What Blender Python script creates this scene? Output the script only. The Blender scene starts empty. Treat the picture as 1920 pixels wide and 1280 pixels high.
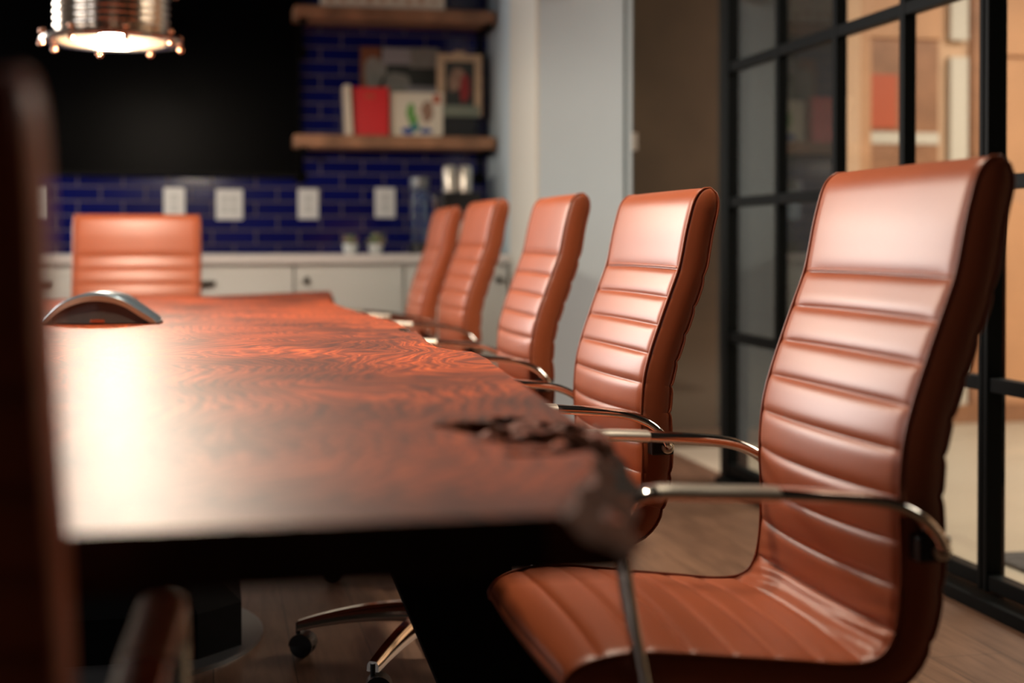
import bpy, bmesh, math, random
from mathutils import Vector, Matrix, noise
random.seed(7)
PI = math.pi
SC = bpy.context.scene
COL = SC.collection

# ------------------------------------------------------------------ camera
H = 0.96
cam_d = bpy.data.cameras.new('camera')
cam = bpy.data.objects.new('camera', cam_d); COL.objects.link(cam)
cam.location = (0, 0, H)
cam.rotation_euler = (math.radians(90 - 0.8), 0, math.radians(-11.9))
cam_d.sensor_width = 36.0
cam_d.lens = 36.0 * 2667 / 1920
cam_d.shift_y = -150 / 1920
cam_d.clip_start = 0.02
cam_d.dof.use_dof = True
cam_d.dof.focus_distance = 2.75
cam_d.dof.aperture_fstop = 1.8
SC.camera = cam

# ------------------------------------------------------------------ world, exposure
wd = bpy.data.worlds.new('world'); SC.world = wd
wd.use_nodes = True
wd.node_tree.nodes['Background'].inputs[0].default_value = (0.75, 0.85, 1.0, 1)
wd.node_tree.nodes['Background'].inputs[1].default_value = 0.6
SC.view_settings.view_transform = 'Standard'
SC.view_settings.look = 'None'
SC.view_settings.exposure = 0.35
SC.view_settings.gamma = 1.0
SC.view_settings.use_curve_mapping = False
SC.cycles.use_denoising = True
SC.cycles.max_bounces = 8
SC.cycles.transparent_max_bounces = 12
SC.cycles.caustics_reflective = False
SC.cycles.caustics_refractive = False
SC.cycles.sample_clamp_indirect = 4.0
SC.cycles.blur_glossy = 0.5

def light(name, kind, loc, rot, power, col, size=1.0, size_y=None, spread=None):
    d = bpy.data.lights.new(name, kind); d.energy = power; d.color = col
    if kind == 'AREA':
        d.size = size
        if size_y: d.shape = 'RECTANGLE'; d.size_y = size_y
        if spread: d.spread = math.radians(spread)
    else:
        d.shadow_soft_size = size
    o = bpy.data.objects.new(name, d); COL.objects.link(o)
    o.location = loc; o.rotation_euler = [math.radians(a) for a in rot]
    return o

# daylight through the windows of the left wall (aimed +X)
WIN_Y = [1.2, 3.4]
for wy in WIN_Y:
    light('window_daylight', 'AREA', (-3.28, wy, 1.85), (0, -90, 0), 16, (1.0, 0.95, 0.90), 1.9, 1.5)
# unseen back-wall window left of the television, added to explain the sheen (aimed -Y)
light('added_window_daylight', 'AREA', (-2.38, 7.36, 1.85), (-90, 0, 0), 150, (1.0, 0.95, 0.90), 1.7, 1.85)
# unseen ceiling downlights, added to light the seats and arm highlights
for dx, dy, dw in ((.62, 2.55, 9), (.62, 4.25, 13), (-1.3, 3.4, 8)):
    light('added_downlight', 'AREA', (dx, dy, 2.96), (0, 0, 0), dw, (1.0, 0.84, 0.66), .14, .14, 84)
# corridor ceiling lights beyond the glass partition
light('corridor_lamp', 'AREA', (4.3, 4.4, 2.85), (0, 0, 0), 150, (1.0, 0.85, 0.74), 1.6, 2.4)

# ------------------------------------------------------------------ materials
def new_mat(name):
    m = bpy.data.materials.new(name); m.use_nodes = True
    return m, m.node_tree, m.node_tree.nodes['Principled BSDF']

def mat(name, col, rough=0.5, metal=0.0, spec=0.5, coat=0.0, emis=None, es=0.0, nscale=0, namt=0.0, bump=0.0, bscale=200, sheen=0.0):
    m, nt, b = new_mat(name)
    b.inputs['Base Color'].default_value = (*col, 1)
    b.inputs['Roughness'].default_value = rough
    b.inputs['Metallic'].default_value = metal
    b.inputs['Specular IOR Level'].default_value = spec
    b.inputs['Coat Weight'].default_value = coat
    b.inputs['Sheen Weight'].default_value = sheen
    if emis:
        b.inputs['Emission Color'].default_value = (*emis, 1); b.inputs['Emission Strength'].default_value = es
    tc = nt.nodes.new('ShaderNodeTexCoord')
    if nscale:
        n = nt.nodes.new('ShaderNodeTexNoise'); n.inputs['Scale'].default_value = nscale; n.inputs['Detail'].default_value = 6
        nt.links.new(tc.outputs['Object'], n.inputs['Vector'])
        r = nt.nodes.new('ShaderNodeValToRGB')
        r.color_ramp.elements[0].position = 0.3; r.color_ramp.elements[1].position = 0.7
        r.color_ramp.elements[0].color = (*[c * (1 - namt) for c in col], 1)
        r.color_ramp.elements[1].color = (*[min(1, c * (1 + namt)) for c in col], 1)
        nt.links.new(n.outputs['Fac'], r.inputs['Fac']); nt.links.new(r.outputs['Color'], b.inputs['Base Color'])
    if bump:
        n2 = nt.nodes.new('ShaderNodeTexNoise'); n2.inputs['Scale'].default_value = bscale; n2.inputs['Detail'].default_value = 4
        nt.links.new(tc.outputs['Object'], n2.inputs['Vector'])
        bp = nt.nodes.new('ShaderNodeBump'); bp.inputs['Strength'].default_value = bump; bp.inputs['Distance'].default_value = 0.002
        nt.links.new(n2.outputs['Fac'], bp.inputs['Height']); nt.links.new(bp.outputs['Normal'], b.inputs['Normal'])
    return m

M = {}
M['leather'] = mat('leather', (0.36, 0.083, 0.028), rough=0.40, spec=0.6, bump=0.08, bscale=420, nscale=5, namt=0.08, coat=0.0)
M['leather'].node_tree.nodes['Principled BSDF'].inputs['Coat Roughness'].default_value = 0.42
M['piping'] = mat('piping', (0.30, 0.065, 0.02), rough=0.4, spec=0.6)
M['stitch'] = mat('stitch', (0.62, 0.26, 0.12), rough=0.6)
M['chrome'] = mat('chrome', (0.72, 0.66, 0.60), rough=0.10, metal=1.0)
M['chrome_sleeve'] = mat('chrome_sleeve', (0.80, 0.74, 0.64), rough=0.36, metal=1.0)
M['black_plastic'] = mat('black_plastic', (0.012, 0.012, 0.013), rough=0.35)
M['black_steel'] = mat('black_steel', (0.0025, 0.0025, 0.0028), rough=0.8, spec=0.12, nscale=30, namt=0.3)
M['frame_black'] = mat('frame_black', (0.005, 0.006, 0.006), rough=0.5, spec=0.08)
M['white_wall'] = mat('white_wall', (0.56, 0.67, 0.72), rough=0.85, nscale=3, namt=0.02, bump=0.05, bscale=150)
M['cream_wall'] = mat('cream_wall', (0.70, 0.68, 0.60), rough=0.8)
M['dark_wall'] = mat('dark_wall', (0.05, 0.045, 0.04), rough=0.9, nscale=4, namt=0.1)
M['ceiling'] = mat('ceiling', (0.03, 0.03, 0.03), rough=0.95, nscale=2, namt=0.1)
M['cabinet'] = mat('cabinet', (0.76, 0.79, 0.76), rough=0.5)
M['quartz'] = mat('quartz', (0.78, 0.76, 0.74), rough=0.25, nscale=60, namt=0.04)
M['tv_screen'] = mat('tv_screen', (0.0012, 0.0013, 0.0016), rough=0.35, spec=0.03)
M['tv_body'] = mat('tv_body', (0.003, 0.003, 0.003), rough=0.5, spec=0.1)
M['plate'] = mat('plate', (0.90, 0.92, 0.91), rough=0.35)
M['nickel'] = mat('nickel', (0.70, 0.62, 0.54), rough=0.16, metal=1.0)
M['copper'] = mat('copper', (0.72, 0.34, 0.20), rough=0.22, metal=1.0)
M['bulb'] = mat('bulb', (1, 0.95, 0.85), emis=(1.0, 0.93, 0.80), es=45)
M['diffuser'] = mat('diffuser', (0.38, 0.30, 0.22), emis=(1.0, 0.80, 0.56), es=1.3)
M['red_book'] = mat('red_book', (0.72, 0.012, 0.018), rough=0.4)
M['paper'] = mat('paper', (0.78, 0.68, 0.55), rough=0.8)
M['cream'] = mat('cream', (0.82, 0.76, 0.62), rough=0.7)
M['pale_wood'] = mat('pale_wood', (0.55, 0.38, 0.24), rough=0.6, nscale=12, namt=0.15)
M['sage'] = mat('sage', (0.22, 0.25, 0.19), rough=0.6)
M['green'] = mat('green', (0.16, 0.42, 0.10), rough=0.6)
M['blue'] = mat('blue', (0.03, 0.10, 0.38), rough=0.5)
M['teal'] = mat('teal', (0.02, 0.25, 0.26), rough=0.5)
M['leaf'] = mat('leaf', (0.20, 0.28, 0.13), rough=0.6, nscale=40, namt=0.3)
M['leaf_pink'] = mat('leaf_pink', (0.50, 0.32, 0.25), rough=0.6)
M['ceramic'] = mat('ceramic', (0.72, 0.75, 0.73), rough=0.3)
M['grey_card'] = mat('grey_card', (0.26, 0.25, 0.22), rough=0.8, nscale=9, namt=0.25)
M['lilac_card'] = mat('lilac_card', (0.33, 0.31, 0.32), rough=0.8)
M['rust'] = mat('rust', (0.22, 0.07, 0.025), rough=0.7)
M['dark_art'] = mat('dark_art', (0.03, 0.035, 0.03), rough=0.5)
M['red_art'] = mat('red_art', (0.30, 0.02, 0.02), rough=0.5)
M['skin_art'] = mat('skin_art', (0.36, 0.22, 0.15), rough=0.5)
M['phone_body'] = mat('phone_body', (0.05, 0.045, 0.04), rough=0.4)
M['phone_top'] = mat('phone_top', (0.10, 0.14, 0.17), rough=0.32, metal=0.5)
M['phone_trim'] = mat('phone_trim', (0.36, 0.22, 0.14), rough=0.35, metal=0.6)
M['rubber'] = mat('rubber', (0.01, 0.01, 0.01), rough=0.7)
M['wood_wall'] = mat('wood_wall', (0.62, 0.33, 0.17), rough=0.55, nscale=2.2, namt=0.12)
M['wood_panel_dark'] = mat('wood_panel_dark', (0.34, 0.16, 0.08), rough=0.5, nscale=5, namt=0.2)
M['peach_wall'] = mat('peach_wall', (0.72, 0.47, 0.30), rough=0.8)
M['white_trim'] = mat('white_trim', (0.68, 0.62, 0.52), rough=0.5)
M['orange_art'] = mat('orange_art', (0.52, 0.10, 0.035), rough=0.5)
M['green_glass'] = mat('green_glass', (0.002, 0.022, 0.014), rough=0.1)
M['steel_grey'] = mat('steel_grey', (0.22, 0.23, 0.24), rough=0.35, metal=0.8)
M['dark_bronze'] = mat('dark_bronze', (0.03, 0.025, 0.015), rough=0.35, metal=0.8)
M['door_mat'] = mat('door_mat', (0.06, 0.06, 0.06), rough=0.9, nscale=18, namt=0.7)

def glass_mat(name, tint=(0.93, 0.96, 0.94), k=2.0):
    m = bpy.data.materials.new(name); m.use_nodes = True; nt = m.node_tree; nt.nodes.clear()
    out = nt.nodes.new('ShaderNodeOutputMaterial'); mix = nt.nodes.new('ShaderNodeMixShader')
    tr = nt.nodes.new('ShaderNodeBsdfTransparent'); tr.inputs[0].default_value = (*tint, 1)
    gl = nt.nodes.new('ShaderNodeBsdfGlossy'); gl.inputs['Roughness'].default_value = 0.02
    fr = nt.nodes.new('ShaderNodeLayerWeight')
    pw = nt.nodes.new('ShaderNodeMath'); pw.operation = 'POWER'; pw.inputs[1].default_value = 4.0
    mu = nt.nodes.new('ShaderNodeMath'); mu.operation = 'MULTIPLY_ADD'; mu.inputs[1].default_value = k; mu.inputs[2].default_value = 0.035; mu.use_clamp = True
    nt.links.new(fr.outputs['Facing'], pw.inputs[0]); nt.links.new(pw.outputs[0], mu.inputs[0]); nt.links.new(mu.outputs[0], mix.inputs[0])
    nt.links.new(tr.outputs[0], mix.inputs[1]); nt.links.new(gl.outputs[0], mix.inputs[2]); nt.links.new(mix.outputs[0], out.inputs[0])
    return m
M['glass'] = glass_mat('glass', k=0.8)
M['clear'] = glass_mat('clear', (0.88, 0.93, 0.98), 1.4)

def ramp(nt, fac, stops):
    r = nt.nodes.new('ShaderNodeValToRGB'); e = r.color_ramp.elements
    e[0].position, e[0].color = stops[0][0], (*stops[0][1], 1)
    e[1].position, e[1].color = stops[-1][0], (*stops[-1][1], 1)
    for p, c in stops[1:-1]:
        x = e.new(p); x.color = (*c, 1)
    nt.links.new(fac, r.inputs['Fac'])
    return r

def tile_mat():
    m, nt, b = new_mat('blue_subway_tile')
    tc = nt.nodes.new('ShaderNodeTexCoord'); mp = nt.nodes.new('ShaderNodeMapping')
    mp.inputs['Rotation'].default_value = (PI / 2, 0, 0); mp.inputs['Location'].default_value = (0.03, -0.012, 0)
    sp = nt.nodes.new('ShaderNodeSeparateXYZ'); cb = nt.nodes.new('ShaderNodeCombineXYZ')
    nt.links.new(tc.outputs['Object'], sp.inputs[0]); nt.links.new(sp.outputs[0], cb.inputs[0]); nt.links.new(sp.outputs[2], cb.inputs[1])
    br = nt.nodes.new('ShaderNodeTexBrick')
    br.inputs['Scale'].default_value = 1.0; br.inputs['Brick Width'].default_value = 0.219; br.inputs['Row Height'].default_value = 0.0727
    br.inputs['Mortar Size'].default_value = 0.0045; br.inputs['Mortar Smooth'].default_value = 0.1
    br.inputs['Color1'].default_value = (0.0035, 0.0055, 0.10, 1); br.inputs['Color2'].default_value = (0.005, 0.0085, 0.13, 1)
    br.inputs['Mortar'].default_value = (0.115, 0.10, 0.125, 1); br.inputs['Bias'].default_value = 0.0
    nt.links.new(cb.outputs[0], br.inputs['Vector']); nt.links.new(br.outputs['Color'], b.inputs['Base Color'])
    rr = nt.nodes.new('ShaderNodeMapRange'); rr.inputs[3].default_value = 0.12; rr.inputs[4].default_value = 0.8
    nt.links.new(br.outputs['Fac'], rr.inputs[0]); nt.links.new(rr.outputs[0], b.inputs['Roughness'])
    iv = nt.nodes.new('ShaderNodeMath'); iv.operation = 'SUBTRACT'; iv.inputs[0].default_value = 1.0
    nt.links.new(br.outputs['Fac'], iv.inputs[1])
    bp = nt.nodes.new('ShaderNodeBump'); bp.inputs['Distance'].default_value = 0.004; bp.inputs['Strength'].default_value = 0.6
    nt.links.new(iv.outputs[0], bp.inputs['Height']); nt.links.new(bp.outputs[0], b.inputs['Normal'])
    return m
M['tile'] = tile_mat()

def plank_mat(name, c1, c2, c3, w, l, rough, along='y'):
    m, nt, b = new_mat(name)
    tc = nt.nodes.new('ShaderNodeTexCoord'); sp = nt.nodes.new('ShaderNodeSeparateXYZ'); cb = nt.nodes.new('ShaderNodeCombineXYZ')
    nt.links.new(tc.outputs['Object'], sp.inputs[0])
    nt.links.new(sp.outputs[1 if along == 'y' else 0], cb.inputs[0]); nt.links.new(sp.outputs[0 if along == 'y' else 1], cb.inputs[1])
    br = nt.nodes.new('ShaderNodeTexBrick'); br.inputs['Scale'].default_value = 1.0
    br.inputs['Brick Width'].default_value = l; br.inputs['Row Height'].default_value = w; br.inputs['Mortar Size'].default_value = 0.0015
    br.inputs['Color1'].default_value = (*c1, 1); br.inputs['Color2'].default_value = (*c2, 1); br.inputs['Mortar'].default_value = (*[x * .25 for x in c1], 1)
    nt.links.new(cb.outputs[0], br.inputs['Vector'])
    mp = nt.nodes.new('ShaderNodeMapping'); mp.inputs['Scale'].default_value = (3, 28, 1) 
    nt.links.new(cb.outputs[0], mp.inputs[0])
    n = nt.nodes.new('ShaderNodeTexNoise'); n.inputs['Scale'].default_value = 1.5; n.inputs['Detail'].default_value = 8; n.inputs['Distortion'].default_value = 0.8
    nt.links.new(mp.outputs[0], n.inputs['Vector'])
    r = ramp(nt, n.outputs['Fac'], [(0.3, c3), (0.65, (1, 1, 1))])
    mx = nt.nodes.new('ShaderNodeMixRGB'); mx.blend_type = 'MULTIPLY'; mx.inputs[0].default_value = 0.75
    nt.links.new(br.outputs['Color'], mx.inputs[1]); nt.links.new(r.outputs[0], mx.inputs[2]); nt.links.new(mx.outputs[0], b.inputs['Base Color'])
    b.inputs['Roughness'].default_value = rough
    return m
M['floor_wood'] = plank_mat('floor_wood', (0.23, 0.125, 0.075), (0.17, 0.09, 0.055), (0.45, 0.42, 0.4), 0.18, 1.5, 0.42)
M['floor_tile'] = mat('floor_tile', (0.52, 0.45, 0.35), rough=0.4, nscale=1.3, namt=0.05)
M['shelf_wood'] = mat('shelf_wood', (0.34, 0.17, 0.09), rough=0.55, nscale=9, namt=0.35, bump=0.5, bscale=30)
M['concrete_brown'] = mat('concrete_brown', (0.085, 0.050, 0.030), rough=0.85, nscale=1.6, namt=0.30, bump=0.2, bscale=20)

def slab_mat():
    m, nt, b = new_mat('walnut_slab')
    L = nt.links.new
    tc = nt.nodes.new('ShaderNodeTexCoord')
    # large warp so that the grain swirls like crotch figure
    w1 = nt.nodes.new('ShaderNodeTexNoise'); w1.inputs['Scale'].default_value = 1.35; w1.inputs['Detail'].default_value = 3
    L(tc.outputs['Object'], w1.inputs['Vector'])
    sc = nt.nodes.new('ShaderNodeVectorMath'); sc.operation = 'SCALE'; sc.inputs['Scale'].default_value = 1.0
    L(w1.outputs['Color'], sc.inputs[0])
    ad = nt.nodes.new('ShaderNodeVectorMath'); ad.operation = 'ADD'
    L(tc.outputs['Object'], ad.inputs[0]); L(sc.outputs[0], ad.inputs[1])
    mp = nt.nodes.new('ShaderNodeMapping'); mp.inputs['Scale'].default_value = (1.0, 0.42, 1.0)
    L(ad.outputs[0], mp.inputs[0])
    wv = nt.nodes.new('ShaderNodeTexWave'); wv.wave_type = 'BANDS'; wv.bands_direction = 'X'
    wv.inputs['Scale'].default_value = 9.0; wv.inputs['Distortion'].default_value = 5.0; wv.inputs['Detail'].default_value = 4; wv.inputs['Detail Scale'].default_value = 1.6
    L(mp.outputs[0], wv.inputs['Vector'])
    # fine grain
    mp2 = nt.nodes.new('ShaderNodeMapping'); mp2.inputs['Scale'].default_value = (60, 7, 10)
    L(ad.outputs[0], mp2.inputs[0])
    fn = nt.nodes.new('ShaderNodeTexNoise'); fn.inputs['Scale'].default_value = 1.6; fn.inputs['Detail'].default_value = 8; fn.inputs['Distortion'].default_value = 1.2
    L(mp2.outputs[0], fn.inputs['Vector'])
    big = nt.nodes.new('ShaderNodeTexNoise'); big.inputs['Scale'].default_value = 3.2; big.inputs['Detail'].default_value = 3; big.inputs['Distortion'].default_value = 0.6
    L(tc.outputs['Object'], big.inputs['Vector'])
    r1 = ramp(nt, wv.outputs['Fac'], [(0.0, (0.17, 0.030, 0.008)), (0.45, (0.34, 0.058, 0.012)), (0.8, (0.48, 0.100, 0.020)), (1.0, (0.28, 0.042, 0.010))])
    r2 = ramp(nt, fn.outputs['Fac'], [(0.36, (0.42, 0.36, 0.34)), (0.60, (1.0, 1.0, 1.0))])
    mx = nt.nodes.new('ShaderNodeMixRGB'); mx.blend_type = 'MULTIPLY'; mx.inputs[0].default_value = 0.8
    L(r1.outputs[0], mx.inputs[1]); L(r2.outputs[0], mx.inputs[2])
    r3 = ramp(nt, big.outputs['Fac'], [(0.36, (0.42, 0.40, 0.42)), (0.5, (0.95, 0.9, 0.9)), (0.68, (1.5, 1.35, 1.1))])
    mx2 = nt.nodes.new('ShaderNodeMixRGB'); mx2.blend_type = 'MULTIPLY'; mx2.inputs[0].default_value = 1.0
    L(mx.outputs[0], mx2.inputs[1]); L(r3.outputs[0], mx2.inputs[2])
    L(mx2.outputs[0], b.inputs['Base Color'])
    b.inputs['Roughness'].default_value = 0.46
    b.inputs['Specular IOR Level'].default_value = 0.5
    b.inputs['Coat Weight'].default_value = 0.0; b.inputs['Coat Roughness'].default_value = 0.2
    bp = nt.nodes.new('ShaderNodeBump'); bp.inputs['Strength'].default_value = 0.10; bp.inputs['Distance'].default_value = 0.001
    L(fn.outputs['Fac'], bp.inputs['Height']); L(bp.outputs[0], b.inputs['Normal'])
    return m
M['slab'] = slab_mat()
M['bark'] = mat('bark', (0.085, 0.026, 0.009), rough=0.7, nscale=14, namt=0.7, bump=0.5, bscale=45, spec=0.08)

# ------------------------------------------------------------------ mesh helpers
class MB:
    def __init__(s): s.v = []; s.f = []
    def add(s, vs, fs):
        o = len(s.v); s.v += [tuple(v) for v in vs]; s.f += [tuple(i + o for i in f) for f in fs]; return s
    def box(s, x0, x1, y0, y1, z0, z1, bev=0.0):
        if bev <= 0:
            return s.add([(x0, y0, z0), (x1, y0, z0), (x1, y1, z0), (x0, y1, z0), (x0, y0, z1), (x1, y0, z1), (x1, y1, z1), (x0, y1, z1)],
                         [(3, 2, 1, 0), (4, 5, 6, 7), (0, 1, 5, 4), (1, 2, 6, 5), (2, 3, 7, 6), (3, 0, 4, 7)])
        bm = bmesh.new(); bmesh.ops.create_cube(bm, size=1)
        for v in bm.verts:
            v.co = ((x0 + x1) / 2 + v.co.x * (x1 - x0), (y0 + y1) / 2 + v.co.y * (y1 - y0), (z0 + z1) / 2 + v.co.z * (z1 - z0))
        bmesh.ops.bevel(bm, geom=bm.edges[:], offset=bev, segments=2, affect='EDGES', profile=0.6)
        bm.verts.index_update()
        s.add([v.co[:] for v in bm.verts], [[v.index for v in f.verts] for f in bm.faces]); bm.free(); return s
    def tube(s, pts, r, n=10, rx=None, side=None, caps=True):
        """tube along pts; r in the bending plane, rx along 'side' axis"""
        P = [Vector(p) for p in pts]; rings = []
        up = Vector(side) if side else None
        for i, p in enumerate(P):
            t = (P[min(i + 1, len(P) - 1)] - P[max(i - 1, 0)]).normalized()
            if up is None:
                a = Vector((0, 0, 1)) if abs(t.z) < 0.9 else Vector((1, 0, 0)); up2 = a
            else: up2 = up
            u = (up2 - t * up2.dot(t)).normalized(); w = t.cross(u)
            ra = (rx if rx else r) if not callable(r) else r(i / (len(P) - 1)); rb = r if not callable(r) else r(i / (len(P) - 1))
            rings.append([p + u * (ra * math.cos(2 * PI * k / n)) + w * (rb * math.sin(2 * PI * k / n)) for k in range(n)])
            if up is None: pass
        vs = [v for ring in rings for v in ring]; fs = []
        for i in range(len(P) - 1):
            for k in range(n):
                fs.append((i * n + k, i * n + (k + 1) % n, (i + 1) * n + (k + 1) % n, (i + 1) * n + k))
        if caps:
            fs.append(tuple(range(n))[::-1]); fs.append(tuple((len(P) - 1) * n + k for k in range(n)))
        return s.add(vs, fs)
    def lathe(s, prof, c=(0, 0, 0), n=32, closed=False, ax='z'):
        vs = []
        for r, z in prof:
            for k in range(n):
                a = 2 * PI * k / n
                p = (r * math.cos(a), r * math.sin(a), z)
                if ax == 'y': p = (p[0], p[2], p[1])
                vs.append((c[0] + p[0], c[1] + p[1], c[2] + p[2]))
        fs = []
        m = len(prof)
        for i in range(m - 1 + (1 if closed else 0)):
            j = (i + 1) % m
            for k in range(n): fs.append((i * n + k, i * n + (k + 1) % n, j * n + (k + 1) % n, j * n + k))
        if not closed:
            fs.append(tuple(range(n))[::-1]); fs.append(tuple((m - 1) * n + k for k in range(n)))
        return s.add(vs, fs)
    def grid(s, rows):
        n = len(rows[0]); vs = [p for r in rows for p in r]; fs = []
        for i in range(len(rows) - 1):
            for k in range(n - 1): fs.append((i * n + k, i * n + k + 1, (i + 1) * n + k + 1, (i + 1) * n + k))
        return s.add(vs, fs)
    def build(s, name, m, parent=None, smooth=False, loc=None, autos=False):
        me = bpy.data.meshes.new(name); me.from_pydata(s.v, [], s.f); me.validate()
        bm = bmesh.new(); bm.from_mesh(me); bmesh.ops.recalc_face_normals(bm, faces=bm.faces[:]); bm.to_mesh(me); bm.free()
        me.materials.append(m)
        if smooth:
            me.polygons.foreach_set('use_smooth', [True] * len(me.polygons))
            if autos: me.set_sharp_from_angle(angle=math.radians(40))
        me.update()
        o = bpy.data.objects.new(name, me); COL.objects.link(o)
        if parent: o.parent = parent
        if loc: o.location = loc
        return o

def thing(name, label, cat, loc=(0, 0, 0), rz=0.0, group=None):
    o = bpy.data.objects.new(name, None); COL.objects.link(o); o.empty_display_size = 0.1
    o.location = loc; o.rotation_euler = (0, 0, rz); o['label'] = label; o['category'] = cat
    if group: o['group'] = group
    return o
def tag(o, label, cat, group=None):
    o['label'] = label; o['category'] = cat
    if group: o['group'] = group
    return o
def struct(o):
    o['kind'] = 'structure'; return o

def spline(pts, n):
    """Catmull-Rom through 2D/3D pts, resampled at n equal arc steps"""
    P = [Vector(p) for p in pts]; P = [P[0] * 2 - P[1]] + P + [P[-1] * 2 - P[-2]]
    d = []
    for i in range(1, len(P) - 2):
        for k in range(24):
            t = k / 24
            a, b, c, e = P[i - 1], P[i], P[i + 1], P[i + 2]
            d.append(0.5 * ((2 * b) + (-a + c) * t + (2 * a - 5 * b + 4 * c - e) * t * t + (-a + 3 * b - 3 * c + e) * t ** 3))
    d.append(P[-2])
    L = [0]
    for i in range(1, len(d)): L.append(L[-1] + (d[i] - d[i - 1]).length)
    out = []; j = 0
    for k in range(n):
        s = L[-1] * k / (n - 1)
        while j < len(L) - 2 and L[j + 1] < s: j += 1
        f = (s - L[j]) / max(1e-9, L[j + 1] - L[j]); out.append(d[j].lerp(d[j + 1], min(1, f)))
    return out, L[-1]

def sstep(a, b, x):
    t = max(0, min(1, (x - a) / (b - a))); return t * t * (3 - 2 * t)

# ------------------------------------------------------------------ room shell
def S(name, mb, m, **k): return struct(mb.build(name, m, **k))
YW = 7.40      # tiled back wall
S('floor', MB().box(-3.4, 2.06, -3.2, YW + .1, -0.1, 0.0), M['floor_wood'])
S('floor_corridor', MB().box(2.06, 6.6, -3.2, 7.2, -0.1, 0.0), M['floor_tile'])
S('ceiling', MB().box(-3.4, 6.6, -3.2, YW + .2, 3.0, 3.1), M['ceiling'])
S('wall_back', MB().box(-1.46, 1.431, YW, YW + 0.1, 0, 3.0).box(-3.4, -1.46, YW, YW + 0.1, 0, .88).box(-3.4, -1.46, YW, YW + 0.1, 2.82, 3.0).box(-3.4, -3.28, YW, YW + 0.1, .88, 2.82), M['tile'])
bw = MB()
for a, b in ((-3.28, -3.23), (-1.51, -1.46), (-2.39, -2.35)): bw.box(a, b, YW + .03, YW + .08, .88, 2.82)
for a, b in ((.88, .93), (2.77, 2.82), (1.84, 1.88)): bw.box(-3.28, -1.46, YW + .03, YW + .08, a, b)
S('window_5', bw, M['white_trim'])  # frame of the added back-wall window, out of view
S('wall_behind', MB().box(-3.4, 6.6, -3.3, -3.2, 0, 3.0), M['dark_wall'])
# left wall with three window openings
lw = MB(); ys = [-3.2] + [y for w in WIN_Y for y in (w - .8, w + .8)] + [YW]
for i in range(0, len(ys) - 1, 2): lw.box(-3.3, -3.15, ys[i], ys[i + 1], 0, 3.0)
for w in WIN_Y:
    lw.box(-3.3, -3.15, w - .8, w + .8, 0, 0.85); lw.box(-3.3, -3.15, w - .8, w + .8, 2.8, 3.0)
S('wall_left', lw, M['dark_wall'])
for i, w in enumerate(WIN_Y):
    f = MB()
    for a, b in ((w - .8, w - .75), (w + .75, w + .8), (w - .02, w + .02)): f.box(-3.25, -3.19, a, b, 0.85, 2.8)
    for a, b in ((0.85, 0.9), (2.75, 2.8), (1.73, 1.77)): f.box(-3.25, -3.19, w - .8, w + .8, a, b)
    S('window_%d' % (i + 2), f, M['frame_black'])
# white pier on the right of the kitchen: side return (two paints) and front face
XP = 1.429; YP = 6.20; XD = 1.812
S('wall_pier', MB().box(XP, 1.86, YP, YW + .1, 0, 3.0), M['white_wall'])
S('trim_1', MB().box(XP - 0.012, XP, YP, 6.78, 0.0, 3.0), M['cream_wall'])
S('wall_dark_backing', MB().box(2.52, 3.19, 6.87, 7.0, 0.0, 3.0), M['ceiling'])  # dark backing added behind the panes so their reflections show
S('wall_corridor_back', MB().box(1.86, 2.52, 6.87, 7.0, 0.0, 3.0), M['concrete_brown'])
S('floor_strip', MB().box(2.0, 3.06, 6.33, 6.87, 0.0, 0.004), M['floor_wood'])  # darker wood-toned strip of floor before the corridor wall
wl = MB().box(3.19, 6.6, 6.9, 7.0, 0, 3.0)
S('wall_corridor_wood', wl, M['peach_wall'])
S('wall_corridor_right', MB().box(6.5, 6.6, -3.2, 6.9, 0, 3.0), M['peach_wall'])

# steel framed glass partition, X = 2.0
win = thing('window_1', '', ''); win['kind'] = 'structure'
del win['label']; del win['category']
MY = [0.20, 0.665, 1.13, 1.59, 2.05, 2.51, 2.96, 3.875, 4.34, 4.826]
MZ = [0.584, 1.114, 1.645, 2.175]
MB().box(1.985, 2.075, 5.335 - .03, 5.335 + .05, 0, 3.0, .004).build('post', M['frame_black'], win)
MB().box(1.985, 2.04, 3.385, 3.405, 0.04, 2.75, .003).box(1.985, 2.04, 3.412, 3.432, 0.04, 2.75, .003).build('door_stile', M['frame_black'], win)
for y in MY: MB().box(1.99, 2.03, y - .016, y + .016, 0.06, 2.75, .003).build('mullion', M['frame_black'], win)
for z in MZ: MB().box(1.992, 2.03, -0.3, 5.31, z - .019, z + .019, .003).build('rail', M['frame_black'], win)
MB().box(1.99, 2.03, -0.3, 5.31, 0.045, 0.085, .003).build('bottom_rail', M['frame_black'], win)
MB().box(1.94, 2.06, -0.3, 5.32, 0.0, 0.035, .003).build('sill_track', M['frame_black'], win)
MB().box(1.99, 2.06, -0.3, 5.4, 2.72, 3.0).build('head_rail', M['frame_black'], win)
MB().box(2.008, 2.014, -0.3, 5.31, 0.05, 2.75).build('glass_pane', M['glass'], win)
S('wall_right', MB().box(1.95, 2.1, -3.2, -0.3, 0, 3.0), M['dark_wall'])
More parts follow.
